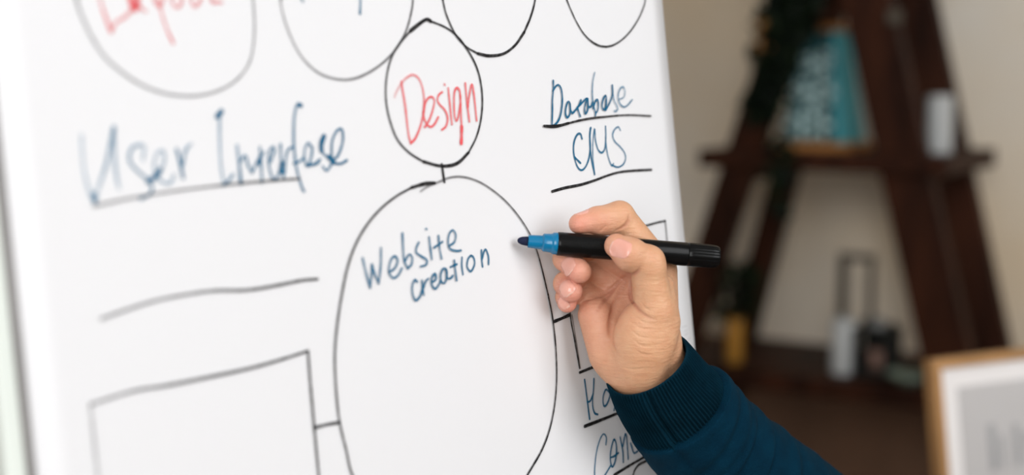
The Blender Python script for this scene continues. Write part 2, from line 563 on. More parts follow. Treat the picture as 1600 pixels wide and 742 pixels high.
write('drawn_circle', 'black', [([(228, 82), (214, 75), (190, 88), (150, 120)], 2.5, 0.98, 0.95), ([(150, 120), (115, 160), (85, 205), (65, 260), (55, 330), (57, 400), (72, 470), (100, 540), (145, 590), (200, 625)], 1.5, 0.9, 0.85),
      ([(200, 625), (270, 642), (330, 632), (375, 590)], 2.2, 0.92, 0.95), ([(375, 590), (405, 530), (423, 460), (428, 380), (418, 300), (395, 235), (355, 170), (320, 130), (280, 103), (228, 82)], 1.6, 0.95, 0.88)], Z3)
write('drawn_circle', 'black', [([(275, 0), (290, 60), (325, 135), (365, 180), (410, 207)], 1.5, 0.85, 0.9), ([(410, 207), (455, 216), (510, 208), (555, 175), (590, 125)], 2.0, 0.95, 0.92),
      ([(590, 125), (615, 65), (632, 0), (640, -90), (590, -190), (480, -240), (360, -200), (290, -110), (275, 0)], 1.6, 0.9, 0.85)], Z3)
write('drawn_circle', 'black', [([(185, 0), (230, 110), (300, 260), (380, 390), (470, 480), (560, 530), (640, 543)], 1.5, 0.82, 0.93), ([(640, 543), (720, 525), (820, 465), (920, 365), (1010, 230), (1065, 110), (1095, 0), (1090, -200), (1020, -420), (850, -560), (600, -570), (350, -430), (205, -200), (185, 0)], 1.6, 0.9, 0.55)], (860, 0, 7.42))
write('drawn_line', 'black', [([(271, 635), (276, 670), (281, 704)], 1.9, 0.97, 0.95)], Z3)
write('handwritten_word', 'red', [[(140, 145), (150, 220), (170, 340), (185, 470), (200, 590), (218, 655)],
      ([(82, 275), (100, 228), (140, 160), (185, 112), (235, 90), (278, 115), (308, 175), (325, 260), (326, 340), (318, 430), (292, 530), (255, 615), (218, 655)], 1.6, 0.3, 0.95),
      [(325, 400), (335, 330), (360, 285), (390, 272), (412, 300), (405, 360), (380, 440), (350, 500), (333, 522)], [(320, 400), (328, 450), (350, 500), (385, 520), (415, 495), (445, 440)],
      [(478, 232), (450, 255), (438, 295), (455, 335), (490, 370), (515, 415), (522, 470), (505, 520), (475, 545)], ([(495, 168), (499, 174)], 1.8, 0.6, 0.6), [(527, 200), (540, 330), (558, 500)],
      [(628, 280), (620, 220), (597, 198), (578, 240), (575, 340), (580, 430), (595, 472), (612, 430), (628, 330)], [(627, 260), (632, 400), (638, 520), (638, 560)], ([(638, 520), (637, 600), (635, 655)], 2.6, 0.85, 0.95),
      [(668, 160), (680, 300), (702, 478)], [(690, 360), (700, 270), (722, 170), (740, 260), (762, 470)]], (600, 100, 5.3), 1.6, 0.80, label='word Design in red marker ink')
write('drawn_circle', 'black', [([(678, 286), (663, 287), (642, 293)], 2.4, 0.97, 0.93), ([(642, 293), (619, 306), (595, 325), (574, 349), (556, 379), (543, 414), (534, 455), (526, 506), (522, 559), (525, 620), (530, 661), (540, 703), (551, 745), (585, 795), (640, 830), (715, 838), (780, 802), (823, 742)], 1.5, 0.9, 0.85),
      ([(656, 299), (668, 291), (685, 284), (700, 278), (716, 276), (734, 279), (755, 288), (780, 306), (799, 325), (815, 346), (827, 366), (836, 387), (844, 414), (855, 460)], 1.5, 0.4, 0.95),
      ([(855, 460), (863, 502), (868, 555), (868, 608), (861, 658), (847, 700), (823, 742)], 1.5, 0.95, 0.92)])
ZW = (555, 340, 5.3)
write('handwritten_word', 'blue', [[(55, 335), (85, 460), (118, 580)], [(118, 580), (130, 470), (133, 385)], [(133, 385), (150, 450), (188, 545)], [(188, 545), (205, 400), (208, 250)],
      [(275, 450), (320, 420), (345, 360), (325, 320), (295, 340), (275, 400), (275, 460), (310, 500), (350, 475), (380, 420)], [(385, 130), (390, 250), (400, 360), (430, 420)], [(405, 360), (440, 305), (465, 330), (460, 385), (430, 420)],
      [(520, 205), (500, 250), (500, 290), (540, 320), (585, 350), (580, 390), (535, 405)], [(605, 160), (615, 250), (628, 345)], ([(580, 92), (585, 95)], 1.8, 0.7, 0.7), [(683, 150), (690, 240), (708, 340)], [(645, 250), (680, 225), (715, 200)],
      [(770, 235), (815, 200), (825, 140), (800, 103), (770, 140), (762, 210), (780, 260), (830, 275), (868, 272)]], ZW, 1.55, 0.82, label='word Website in blue marker ink')
write('handwritten_word', 'blue', [[(505, 530), (485, 515), (465, 570), (470, 640), (495, 685), (530, 650), (550, 590)], [(545, 520), (552, 590), (560, 640)], [(555, 590), (575, 530), (598, 505)],
      [(630, 535), (660, 510), (655, 465), (630, 490), (625, 550), (655, 590), (690, 545), (700, 520)], [(745, 430), (720, 425), (700, 470), (705, 530), (735, 540), (750, 480), (745, 430)], [(748, 440), (755, 500), (785, 500), (800, 480)],
      [(812, 355), (820, 430), (832, 520)], [(785, 410), (840, 385)], [(882, 330), (880, 400), (890, 470)], [(955, 315), (930, 350), (925, 410), (955, 445), (985, 390), (980, 335), (955, 315)],
      [(1043, 270), (1045, 340), (1052, 405)], [(1048, 340), (1065, 280), (1080, 265), (1100, 320), (1102, 385)]], ZW, 1.6, 0.88, label='word creation in blue marker ink')
ZU = (100, 150, 3.904)
write('handwritten_word', 'blue', [([(105, 240), (110, 350), (125, 480), (160, 600), (185, 650)], 1.9, 0.26, 0.36), ([(185, 640), (215, 540), (260, 400), (300, 190)], 1.9, 0.3, 0.6), ([(305, 190), (305, 350), (320, 500), (335, 565)], 1.9, 0.6, 0.3), ([(180, 600), (188, 640)], 3, 0.6, 0.6),
      ([(480, 390), (485, 310), (445, 300), (405, 330), (400, 400), (450, 460), (510, 510), (535, 560), (520, 600), (465, 625)], 1.7, 0.38, 0.85), ([(545, 480), (600, 430), (610, 350), (585, 335), (555, 370), (550, 450), (580, 510), (640, 535), (670, 480)], 1.6, 0.42, 0.45), ([(510, 520), (560, 490), (585, 450)], 2.6, 0.9, 0.9),
      ([(685, 325), (705, 400), (725, 500)], 1.9, 0.75, 0.75), ([(722, 420), (740, 330), (775, 290)], 1.8, 0.7, 0.4)], ZU, label='word User in blue marker ink')
ZI = (320, 150, 4.6375)
write('handwritten_word', 'blue', [([(80, 145), (105, 120), (104, 200), (106, 320), (112, 480), (130, 610)], 1.9, 0.5, 0.4), ([(85, 150), (118, 112)], 3.0, 0.9, 0.9), ([(128, 645), (165, 618), (200, 570)], 2.0, 0.9, 0.5),
      ([(230, 360), (245, 480), (258, 635)], 2.0, 0.45, 0.85), [(250, 480), (290, 430), (310, 500), (340, 555)], [(340, 555), (380, 470), (425, 405)], [(395, 370), (405, 500), (412, 630)], ([(390, 490), (400, 440)], 2.4, 0.9, 0.9),
      [(470, 480), (500, 400), (490, 370), (465, 400), (460, 500), (490, 600), (515, 600)], [(545, 350), (548, 450), (570, 600)], [(515, 600), (545, 520), (560, 480)], ([(545, 550), (556, 480)], 2.8, 0.95, 0.95), [(575, 560), (585, 440), (600, 390), (635, 368)],
      ([(690, 70), (665, 65), (645, 150), (640, 300), (650, 450), (670, 560), (700, 660), (715, 690)], 1.7, 0.6, 0.85), [(640, 490), (680, 475), (710, 450)], ([(675, 62), (692, 68)], 2.6, 0.9, 0.9),
      [(770, 370), (745, 340), (720, 390), (720, 470), (745, 500), (770, 430), (775, 370)], ([(735, 505), (800, 490), (830, 460)], 2.0, 0.92, 0.85), [(860, 285), (835, 330), (835, 390), (880, 440), (915, 480), (880, 540), (850, 510)], ([(860, 290), (842, 340), (842, 395)], 3.2, 0.97, 0.97),
      ([(915, 470), (960, 430), (995, 330), (990, 245), (955, 250), (920, 320), (915, 420), (930, 480), (980, 490), (1025, 465)], 1.6, 0.8, 0.9), ([(895, 440), (930, 480)], 2.8, 0.95, 0.95)], ZI, 1.6, 0.72, label='word Interfase in blue marker ink')
write('drawn_line', 'black', [([(145, 322), (200, 310), (260, 300), (330, 291), (400, 284), (467, 279)], 1.4, 0.55, 0.75)])
write('drawn_line', 'black', [([(157, 498), (190, 486), (240, 470), (290, 460), (335, 454), (385, 453), (430, 446), (470, 438), (495, 436)], 1.7, 0.55, 0.85)])
write('drawn_box', 'black', [([(140, 632), (160, 625), (210, 610), (260, 602), (320, 590), (390, 575), (440, 561), (480, 548)], 1.7, 0.55, 0.92), ([(480, 548), (484, 600), (490, 668), (497, 742), (506, 830)], 1.6, 0.95, 0.8), ([(140, 632), (145, 680), (152, 742), (165, 850)], 1.7, 0.32, 0.36), ([(165, 850), (300, 840), (420, 830), (506, 825)], 1.9, 0.8, 0.8)])
write('drawn_line', 'black', [([(490, 668), (510, 663), (528, 660)], 1.8, 0.95, 0.95)])
write('handwritten_word', 'blue', [[(165, 185), (165, 280), (155, 400), (155, 520), (150, 675)], [(160, 300), (190, 250), (222, 232), (250, 270), (264, 360), (262, 450), (245, 560), (215, 635), (175, 675), (150, 678)],
      [(345, 430), (325, 420), (305, 480), (300, 550), (318, 590), (345, 560), (352, 500), (345, 430)], [(350, 440), (355, 510), (375, 545)], [(375, 545), (400, 520), (440, 470), (470, 400)], [(430, 480), (445, 530), (462, 578)],
      [(440, 470), (490, 420), (535, 380), (520, 440), (510, 500), (518, 550), (545, 500), (545, 385)], [(545, 400), (552, 470), (580, 470), (598, 420)], ([(622, 95), (600, 200), (595, 330), (605, 450), (630, 540), (628, 575)], 1.5, 0.65, 0.9), [(605, 490), (625, 420), (650, 395), (662, 440), (655, 510), (630, 545)],
      [(740, 350), (715, 390), (702, 460), (720, 505), (745, 470), (750, 390), (740, 350)], [(748, 400), (740, 510)], [(740, 510), (790, 420), (818, 330), (815, 235)], ([(818, 300), (835, 400), (865, 460), (875, 500), (850, 525), (835, 515)], 1.4, 0.75, 0.6),
      ([(890, 390), (940, 370), (955, 310), (945, 265), (920, 255), (890, 300), (880, 370), (900, 440), (945, 475), (990, 450), (1035, 395)], 1.4, 0.55, 0.8)], (840, 100, 7.068), 1.6, 0.97, label='word Database in blue marker ink')
write('drawn_line', 'black', [([(60, 685), (150, 690), (230, 682), (330, 655)], 2.2, 0.99, 0.97), ([(330, 655), (450, 625), (600, 598), (750, 582), (900, 568), (1050, 565), (1240, 575)], 1.6, 0.95, 0.8)], (840, 100, 7.068))
ZC = (850, 190, 6.183)
write('handwritten_word', 'blue', [[(365, 165), (350, 120), (320, 125), (290, 190), (283, 280), (300, 380), (330, 450), (365, 468), (400, 435), (430, 360), (445, 250), (440, 130), (450, 60)], [(290, 340), (350, 400)],
      [(445, 70), (440, 200), (455, 350), (487, 510)], ([(487, 510), (470, 350), (470, 200), (487, 70), (495, 180), (520, 270), (555, 300), (585, 260), (595, 150), (592, 45)], 1.5, 0.7, 0.85), ([(592, 150), (600, 250), (620, 350), (650, 425), (668, 405)], 1.4, 0.75, 0.75),
      ([(735, 85), (715, 52), (680, 75), (660, 130), (680, 190), (730, 240), (775, 300), (785, 360), (760, 415), (710, 440), (655, 420)], 1.45, 0.6, 0.9)], ZC, 1.6, 0.93, label='word CMS in blue marker ink')
write('drawn_line', 'black', [([(75, 675), (200, 640), (350, 610), (480, 570), (600, 525), (720, 490), (850, 475), (1035, 465)], 2.0, 0.98, 0.85)], ZC)
write('drawn_line', 'black', [([(866, 502), (878, 497), (889, 492)], 2.3, 0.98, 0.98)])
write('drawn_box', 'black', [([(886, 410), (890, 488), (897, 530), (905, 575)], 1.6, 0.9, 0.85), ([(893, 492), (900, 535), (906, 575)], 1.1, 0.6, 0.5), ([(905, 582), (930, 572), (970, 558), (1058, 530)], 2.2, 0.98, 0.95), ([(890, 400), (950, 371), (1018, 350), (1039, 345)], 1.9, 0.8, 0.8), ([(1039, 345), (1042, 378), (1046, 430), (1058, 530)], 1.7, 0.6, 0.45)])
ZH = (880, 560, 4.075)
write('handwritten_word', 'blue', [[(133, 135), (145, 230), (165, 385)], [(192, 130), (190, 190), (184, 250), (185, 310), (198, 348), (217, 356)], [(150, 278), (170, 268), (187, 225)], [(265, 200), (250, 250), (255, 300), (275, 290), (295, 230), (280, 205), (265, 200)], [(300, 225), (325, 240), (330, 270), (320, 330)],
      [(370, 150), (365, 200), (385, 290)]], ZH, 1.55, 0.92, label='start of a blue word partly hidden behind the cuff')
write('drawn_line', 'black', [([(133, 432), (240, 390), (370, 338), (480, 300)], 2.3, 0.99, 0.97)], ZH)
write('handwritten_word', 'blue', [([(268, 548), (270, 500), (250, 482), (225, 530), (205, 620), (197, 742), (215, 790), (250, 760), (300, 680)], 1.3, 0.8, 0.85), [(320, 515), (300, 580), (297, 650), (310, 690), (330, 640), (335, 560), (320, 515)], [(300, 630), (320, 622), (348, 600)],
      [(358, 500), (375, 590), (378, 660)], [(375, 560), (395, 480), (410, 640)], [(425, 540), (445, 600), (470, 590)]], ZH, 1.55, 0.92, label='start of a blue word partly hidden under the sleeve')
write('drawn_line', 'black', [([(320, 742), (420, 680), (525, 620), (640, 560)], 2.1, 0.98, 0.95)], ZH)
write('drawn_line', 'black', [([(435, 790), (445, 725), (475, 678), (525, 652)], 1.8, 0.95, 0.9)], ZH)
write('printed_mark', 'pale', [[(1065, 511), (1072, 509)], [(1068, 518), (1073, 515)], [(1069, 524), (1074, 520)], [(1072, 534), (1077, 527)]], (0, 0, 1), 0.5, 0.35, label='tiny pale grey print at the right edge of the sheet')

# ------------------------------------------------------------------ marker
MT = at(808.5, 375.5, 0.953)
ME = at(1124, 401.5, 0.966)
MD = (ME - MT) / np.linalg.norm(ME - MT)
ML = float(np.linalg.norm(ME - MT))
mark = empty('marker', MT + MD * ML * 0.5, 'black marker pen with a blue tip held in the hand', 'marker')
MB().lathe(MT, MD, [(0, 0.0006), (0.0004, 0.0013), (0.0014, 0.0021), (0.0030, 0.0027), (0.0055, 0.0031), (0.0085, 0.0033)], 28).build('nib', MATS['nib_felt'], mark, True)['label'] = 'dark blue felt nib'
pr = [(0.0070, 0.0034), (0.0072, 0.0043), (0.0100, 0.0045), (0.0165, 0.0048), (0.0171, 0.0056), (0.0176, 0.0061), (0.0225, 0.0064), (0.0232, 0.0067), (0.0240, 0.0073), (0.0262, 0.0075), (0.0270, 0.0074), (0.0272, 0.0060)]
c = MB().lathe(MT, MD, pr, 40).build('grip_collar', MATS['marker_blue'], mark, True)
c['label'] = 'blue plastic collar'
L1 = ML * 0.838
MB().lathe(MT, MD, [(0.0268, 0.0060), (0.0268, 0.0076), (0.0272, 0.0079), (0.0290, 0.0080), (0.070, 0.0080), (L1 - 0.0006, 0.0080), (L1 - 0.0002, 0.0077), (L1 - 0.0002, 0.006)], 48).build('barrel', MATS['marker_black'], mark, True)
MB().lathe(MT, MD, [(L1, 0.0060), (L1, 0.0077), (L1 + 0.0005, 0.0080), (L1 + 0.004, 0.0081), (ML - 0.006, 0.0079), (ML - 0.0022, 0.0076), (ML - 0.0006, 0.0066), (ML, 0.004)], 96,
           flute=lambda t, z: -0.035 * (0.5 + 0.5 * math.cos(16 * t)) ** 3 if z > L1 + 0.002 else 0).build('end_plug', MATS['marker_black'], mark, True)
for o in mark.children:
    if o.name.split('.')[0] in ('grip_collar', 'barrel', 'end_plug'):
        md = o.modifiers.new('edges', 'EDGE_SPLIT'); md.split_angle = R(40)

# ------------------------------------------------------------------ hand (signed distance field -> one continuous surface)
D0 = 0.955


def cm(px, py, d):
    """camera axes in mm; d = mm towards the camera from the marker's depth"""
    dep = D0 * 1000 - d
    return np.array([(px - 800) / F_PX * dep, (371 - py) / F_PX * dep, d])


def to_world(P):
    P = np.asarray(P, float)
    return CAM + (P[..., 0:1] * RGT + P[..., 1:2] * UP + (D0 * 1000 - P[..., 2:3]) * FWD) / 1000.0


def from_world(q):
    q = (np.asarray(q) - CAM) * 1000
    return np.array([q @ RGT, q @ UP, D0 * 1000 - q @ FWD])


def smin(a, b, k):
    h = np.clip(0.5 + 0.5 * (b - a) / k, 0, 1)
    return b + (a - b) * h - k * h * (1 - h)


def cone(P, a, b, r1, r2):
    ba = b - a
    pa = P - a
    h = np.clip((pa @ ba) / (ba @ ba), 0, 1)
    return np.linalg.norm(pa - h[:, None] * ba, axis=1) - (r1 + (r2 - r1) * h)


def ell(P, c, ax, r):
    q = (P - c) @ ax.T
    k0 = np.linalg.norm(q / r, axis=1); k1 = np.linalg.norm(q / (r * r), axis=1)
    return k0 * (k0 - 1) / np.maximum(k1, 1e-6)


def frame(d, up):
    d = d / np.linalg.norm(d); u = up - d * (up @ d); u = u / np.linalg.norm(u)
    return np.array([d, u, np.cross(d, u)])


# joints: (photo x, photo y, mm towards the camera), radius in mm
FINGERS = {
    'index': ([(1024, 414, -27), (968, 337, -15), (933, 343, -8), (905, 349.5, -4)], [12.2, 9.9, 8.6, 7.1]),
    'middle': ([(1000, 428, -42), (920, 384, -34), (884, 404, -15), (906, 424, -2)], [12, 9.6, 8.6, 7.9]),
    'ring': ([(972, 452, -46), (918, 420, -36), (884, 443, -19), (892, 454, -8)], [11.5, 9.2, 8.2, 7.9]),
    'little': ([(938, 472, -42), (908, 452, -33), (885, 464, -23), (886, 473, -16)], [10.5, 8.2, 7.2, 6.7]),
    'thumb': ([(1022, 486, 0), (1011, 411, 8), (984, 397, 13.5), (963.5, 384, 11.5)], [13.2, 11.3, 10.9, 8.2]),
}
WRIST = cm(1007, 566, -25)
FARM = cm(1085, 672, -58)
PALM = [((1030, 425, -25), (1030, 545, -18), 12.5, 14), ((1003, 436, -40), (1008, 560, -28), 11.5, 13),
        ((975, 460, -44), (985, 565, -31), 11, 13), ((942, 478, -40), (962, 565, -31), 10.5, 13.5)]


def bone(name):
    pts, rr = FINGERS[name]
    return [cm(*p) for p in pts], rr


MA, MBk = from_world(MT), from_world(ME)
MAX = (MBk - MA) / np.linalg.norm(MBk - MA)


def chain(P, pts, rr, k):
    d = None
    for i in range(len(pts) - 1):
        e = cone(P, pts[i], pts[i + 1], rr[i], rr[i + 1])
        d = e if d is None else smin(d, e, k)
    return d


CREASES = []          # (polyline mm, depth, half width)


def sdf_raw(P):
    # palm body
    d = None
    for a, b, r1, r2 in PALM:
        e = cone(P, cm(*a), cm(*b), r1, r2)
        d = e if d is None else smin(d, e, 9)
    d = smin(d, ell(P, cm(1008, 528, -5), frame(cm(1020, 480, 0) - cm(1002, 575, -8), np.array([0, 0, 1.0])), np.array([29, 17, 21.5])), 5)   # ball of the thumb
    d = smin(d, cone(P, cm(931, 492, -27), cm(952, 552, -24), 12.5, 14.5), 7)                                                           # heel of the hand
    d = smin(d, cone(P, cm(960, 470, -38), cm(985, 540, -28), 9, 12), 9)
    wa = FARM - WRIST
    fr = frame(wa, np.array([0.3, 0.3, 1.0]))
    w1 = np.minimum(cone(P, WRIST + fr[2] * 10, FARM + fr[2] * 9, 17.5, 20), cone(P, WRIST - fr[2] * 10, FARM - fr[2] * 9, 17.5, 20))
    d = smin(d, w1, 14)
    # fingers
    fs = []
    for n in ('index', 'middle', 'ring', 'little'):
        pts, rr = bone(n)
        e = chain(P, pts, rr, 2.5)
        # fleshy pads on the palm side of the two outer phalanges
        fs.append(e)
    pts, rr = bone('index')
    fs[0] = smin(fs[0], cone(P, pts[1] * 0.65 + pts[0] * 0.35 + np.array([0, -2, 2]), pts[0] * 0.75 + pts[1] * 0.25 + np.array([0, -2, 3]), 8.5, 9.5), 4)
    fs[0] = smin(fs[0], cone(P, cm(938, 351, -9), cm(962, 347, -14), 7.6, 9), 3)
    f = fs[0]
    for e in fs[1:]:
        f = smin(f, e, 1.0)
    d = smin(d, f, 4.5)
    # thumb
    pts, rr = bone('thumb')
    t = chain(P, pts, rr, 3.0)
    t = smin(t, cone(P, pts[1] + np.array([1.5, 1.5, 1.5]), pts[1] + np.array([2.5, -3, 1]), 9.8, 9.8), 3)            # knuckle
    t = smin(t, cone(P, pts[0], cm(1012, 540, -6), 13.2, 15), 5)
    dl = d
    d = smin(d, t, 3.0)
    # web between thumb and index finger
    d = smin(d, cone(P, cm(1034, 448, -8), cm(1034, 500, -8), 8.5, 12), 7)
    return d


def groove(Q, line, wid):
    g = np.zeros(len(Q)); n = len(line) - 1
    for i in range(n):
        k = max(0.0, min(1.0, 2.2 * (i + 0.5) / n, 2.2 * (1 - (i + 0.5) / n)))
        g = np.maximum(g, k * np.exp(-(cone(Q, line[i], line[i + 1], 0, 0) / wid) ** 2))
    return g


def sdf(P):
    P = np.asarray(P, float)
    out = sdf_raw(P)
    for line, amp, wid in CREASES:
        lo = line.min(0) - 6; hi = line.max(0) + 6
        m = np.all((P > lo) & (P < hi), axis=1)
        if m.any():
            out[m] += amp * groove(P[m], line, wid)
    # flesh gives way to the pen
    pa = P - MA
    h = pa @ MAX
    rad = np.linalg.norm(pa - h[:, None] * MAX, axis=1) - 8.15
    pen = np.maximum(rad, 20 - h)
    k = 1.2
    out = -smin(-out, pen, k)
    return out


def first_hit(px, py):
    o = np.array([0, 0, D0 * 1000]); dr = cm(px, py, 0) - o
    dr = dr / np.linalg.norm(dr); t = 850.0
    for _ in range(70):
        s = sdf_raw((o + dr * t)[None])[0]
        t += s * 0.8
        if abs(s) < 0.02 or t > 1100: break
    return o + dr * t


def crease(pts, amp, wid):
    C = catmull(np.array(pts, float), 4)
    CREASES.append((np.array([first_hit(x, y) for x, y in C]), amp, wid))


crease([(909, 470), (930, 465), (950, 455), (968, 440), (984, 426)], 3.2, 1.1)         # across the palm below the fingers
crease([(930, 490), (944, 471), (958, 453), (970, 437)], 2.0, 0.9)
crease([(986, 430), (985, 448), (985, 464), (996, 482), (1012, 495), (1030, 502)], 1.5, 0.8)   # base of the thumb
crease([(985, 428), (969, 455), (958, 485), (954, 510), (957, 535), (966, 556)], 2.6, 1.7)     # round the ball of the thumb
crease([(977, 424), (987, 429), (996, 424), (1000, 417)], 1.4, 0.8)                    # under the thumb joint
crease([(983, 336), (981, 347), (972, 356), (960, 361)], 2.3, 0.9)                     # index finger joint
crease([(947, 352), (940, 359), (934, 364)], 0.6, 0.8)
for pts in ([(1000, 470), (1010, 482), (1024, 488)], [(983, 500), (1000, 512), (1022, 514)], [(982, 512), (1000, 526), (1024, 528)], [(985, 527), (1003, 540), (1022, 541)],
            [(990, 545), (1005, 553), (1022, 554)], [(1012, 403), (1022, 404), (1030, 410)], [(1015, 398), (1024, 399)], [(968, 572), (990, 577), (1015, 573)], [(990, 493), (1005, 503), (1018, 505)]):
    crease(pts, 0.5, 0.6)


def surface_nets(fn, lo, hi, step):
    nx, ny, nz = [int(math.ceil((h - l) / step)) + 1 for l, h in zip(lo, hi)]
    gx, gy, gz = [lo[i] + step * np.arange(n) for i, n in enumerate((nx, ny, nz))]
    V = np.empty((nx, ny, nz))
    # coarse pass first, fine evaluation only near the surface
    cs = 4
    cx, cy, cz = gx[::cs], gy[::cs], gz[::cs]
    G = np.stack(np.meshgrid(cx, cy, cz, indexing='ij'), -1).reshape(-1, 3)
    Cv = fn(G).reshape(len(cx), len(cy), len(cz))
    V = np.repeat(np.repeat(np.repeat(Cv, cs, 0), cs, 1), cs, 2)[:nx, :ny, :nz].copy()
    near = np.abs(V) < step * cs * 1.9 + 1.5
    I = np.argwhere(near)
    V[near] = fn(np.stack([gx[I[:, 0]], gy[I[:, 1]], gz[I[:, 2]]], 1))
    S = V < 0
    cell = np.zeros((nx - 1, ny - 1, nz - 1), int)
    for i in (0, 1):
        for j in (0, 1):
            for k in (0, 1):
                cell += S[i:nx - 1 + i, j:ny - 1 + j, k:nz - 1 + k]
    act = (cell > 0) & (cell < 8)
    idx = -np.ones(act.shape, int); A = np.argwhere(act); idx[act] = np.arange(len(A))
    acc = np.zeros((len(A), 3)); cnt = np.zeros(len(A))
    corners = [(i, j, k) for i in (0, 1) for j in (0, 1) for k in (0, 1)]
    for a in corners:
        for b in corners:
            if sum(b) - sum(a) == 1 and all(y >= x for x, y in zip(a, b)):
                va = V[A[:, 0] + a[0], A[:, 1] + a[1], A[:, 2] + a[2]]
                vb = V[A[:, 0] + b[0], A[:, 1] + b[1], A[:, 2] + b[2]]
                m = (va < 0) != (vb < 0)
                t = np.where(m, va / np.where(m, va - vb, 1), 0)
                acc += m[:, None] * (np.array(a) + t[:, None] * (np.array(b) - np.array(a))); cnt += m
    P = np.array(lo) + step * (A + acc / cnt[:, None])
    Q = []
    for ax in range(3):
        o1, o2 = [x for x in range(3) if x != ax]
        sl0 = [slice(1, None) if x != ax else slice(0, -1) for x in range(3)]
        sl1 = [slice(1, None) for x in range(3)]
        a, b = S[:-1, :-1, :-1], None
        s0 = S[tuple(slice(0, n - 1) for n in S.shape)]
        sh = [slice(0, n - 1) for n in S.shape]; sh[ax] = slice(1, S.shape[ax])
        s1 = S[tuple(sh)]
        E_ = np.argwhere(s0 != s1)
        E_ = E_[(E_[:, o1] > 0) & (E_[:, o2] > 0)]
        flip = s0[E_[:, 0], E_[:, 1], E_[:, 2]]
        def cid(d1, d2):
            C = E_.copy(); C[:, o1] -= d1; C[:, o2] -= d2
            return idx[C[:, 0], C[:, 1], C[:, 2]]
        q = np.stack([cid(0, 0), cid(1, 0), cid(1, 1), cid(0, 1)], 1)
        if ax == 1: flip = ~flip
        q[flip] = q[flip][:, ::-1]
        Q.append(q)
    return P, np.vstack(Q)


def grad(P, e=0.25):
    g = np.stack([sdf(P + np.eye(3)[i] * e) - sdf(P - np.eye(3)[i] * e) for i in range(3)], 1)
    return g / (np.linalg.norm(g, axis=1)[:, None] + 1e-9)


lo = cm(855, 640, 0); hi = cm(1120, 300, 0)
HP, HQ = surface_nets(sdf, np.array([lo[0], lo[1] - 8, -85.0]), np.array([hi[0] + 6, hi[1], 30.0]), 0.65)
for _ in range(2):
    s = sdf(HP); HP = HP - np.clip(s, -0.8, 0.8)[:, None] * grad(HP) * 0.8
# skin colour: pinker finger ends, tanner back of the thumb, darkened creases
TAN, PINK, ROSE, GOLD = np.array([.615, .340, .200]), np.array([.63, .308, .203]), np.array([.685, .298, .226]), np.array([.635, .362, .203])
w = lambda c, r: np.exp(-(np.linalg.norm(HP - cm(*c), axis=1) / r) ** 2)[:, None]
colr = np.tile(TAN, (len(HP), 1))
for c, r, target, k in (((920, 500, -15), 20, PINK, .55), ((965, 440, -25), 24, ROSE, .4), ((940, 540, -12), 20, PINK, .5), ((1005, 545, 6), 26, GOLD, .7), ((1030, 450, 10), 22, GOLD, .7), ((970, 480, -8), 12, PINK, .8),
                        ((965, 330, -5), 16, TAN, .5), ((1000, 350, -10), 16, GOLD, .5), ((905, 350, 4), 15, ROSE, .8), ((890, 420, 2), 16, ROSE, .9), ((890, 455, -5), 13, ROSE, .9), ((886, 475, -12), 12, ROSE, .95), ((956, 390, 17), 14, PINK, .8), ((940, 350, 0), 12, PINK, .5)):
    ww = np.clip(w(c, r) * k, 0, 1)
    colr = colr * (1 - ww) + target * ww
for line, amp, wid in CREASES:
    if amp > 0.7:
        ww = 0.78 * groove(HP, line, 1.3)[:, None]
        colr = colr * (1 - ww) + np.array([.36, .11, .07]) * ww  # dark red along the deeper creases, strengthened for contrast
person = empty('person', to_world(cm(1900, 1000, -150)), "person's right hand in a navy knit sweater writing with a marker", 'person')
hand = mesh_obj('hand', to_world(HP), HQ, skin_material(), person, True)
ca = hand.data.color_attributes.new('skin_colour', 'FLOAT_COLOR', 'POINT')
ca.data.foreach_set('color', np.hstack([colr, np.ones((len(colr), 1))]).astype(np.float32).ravel())


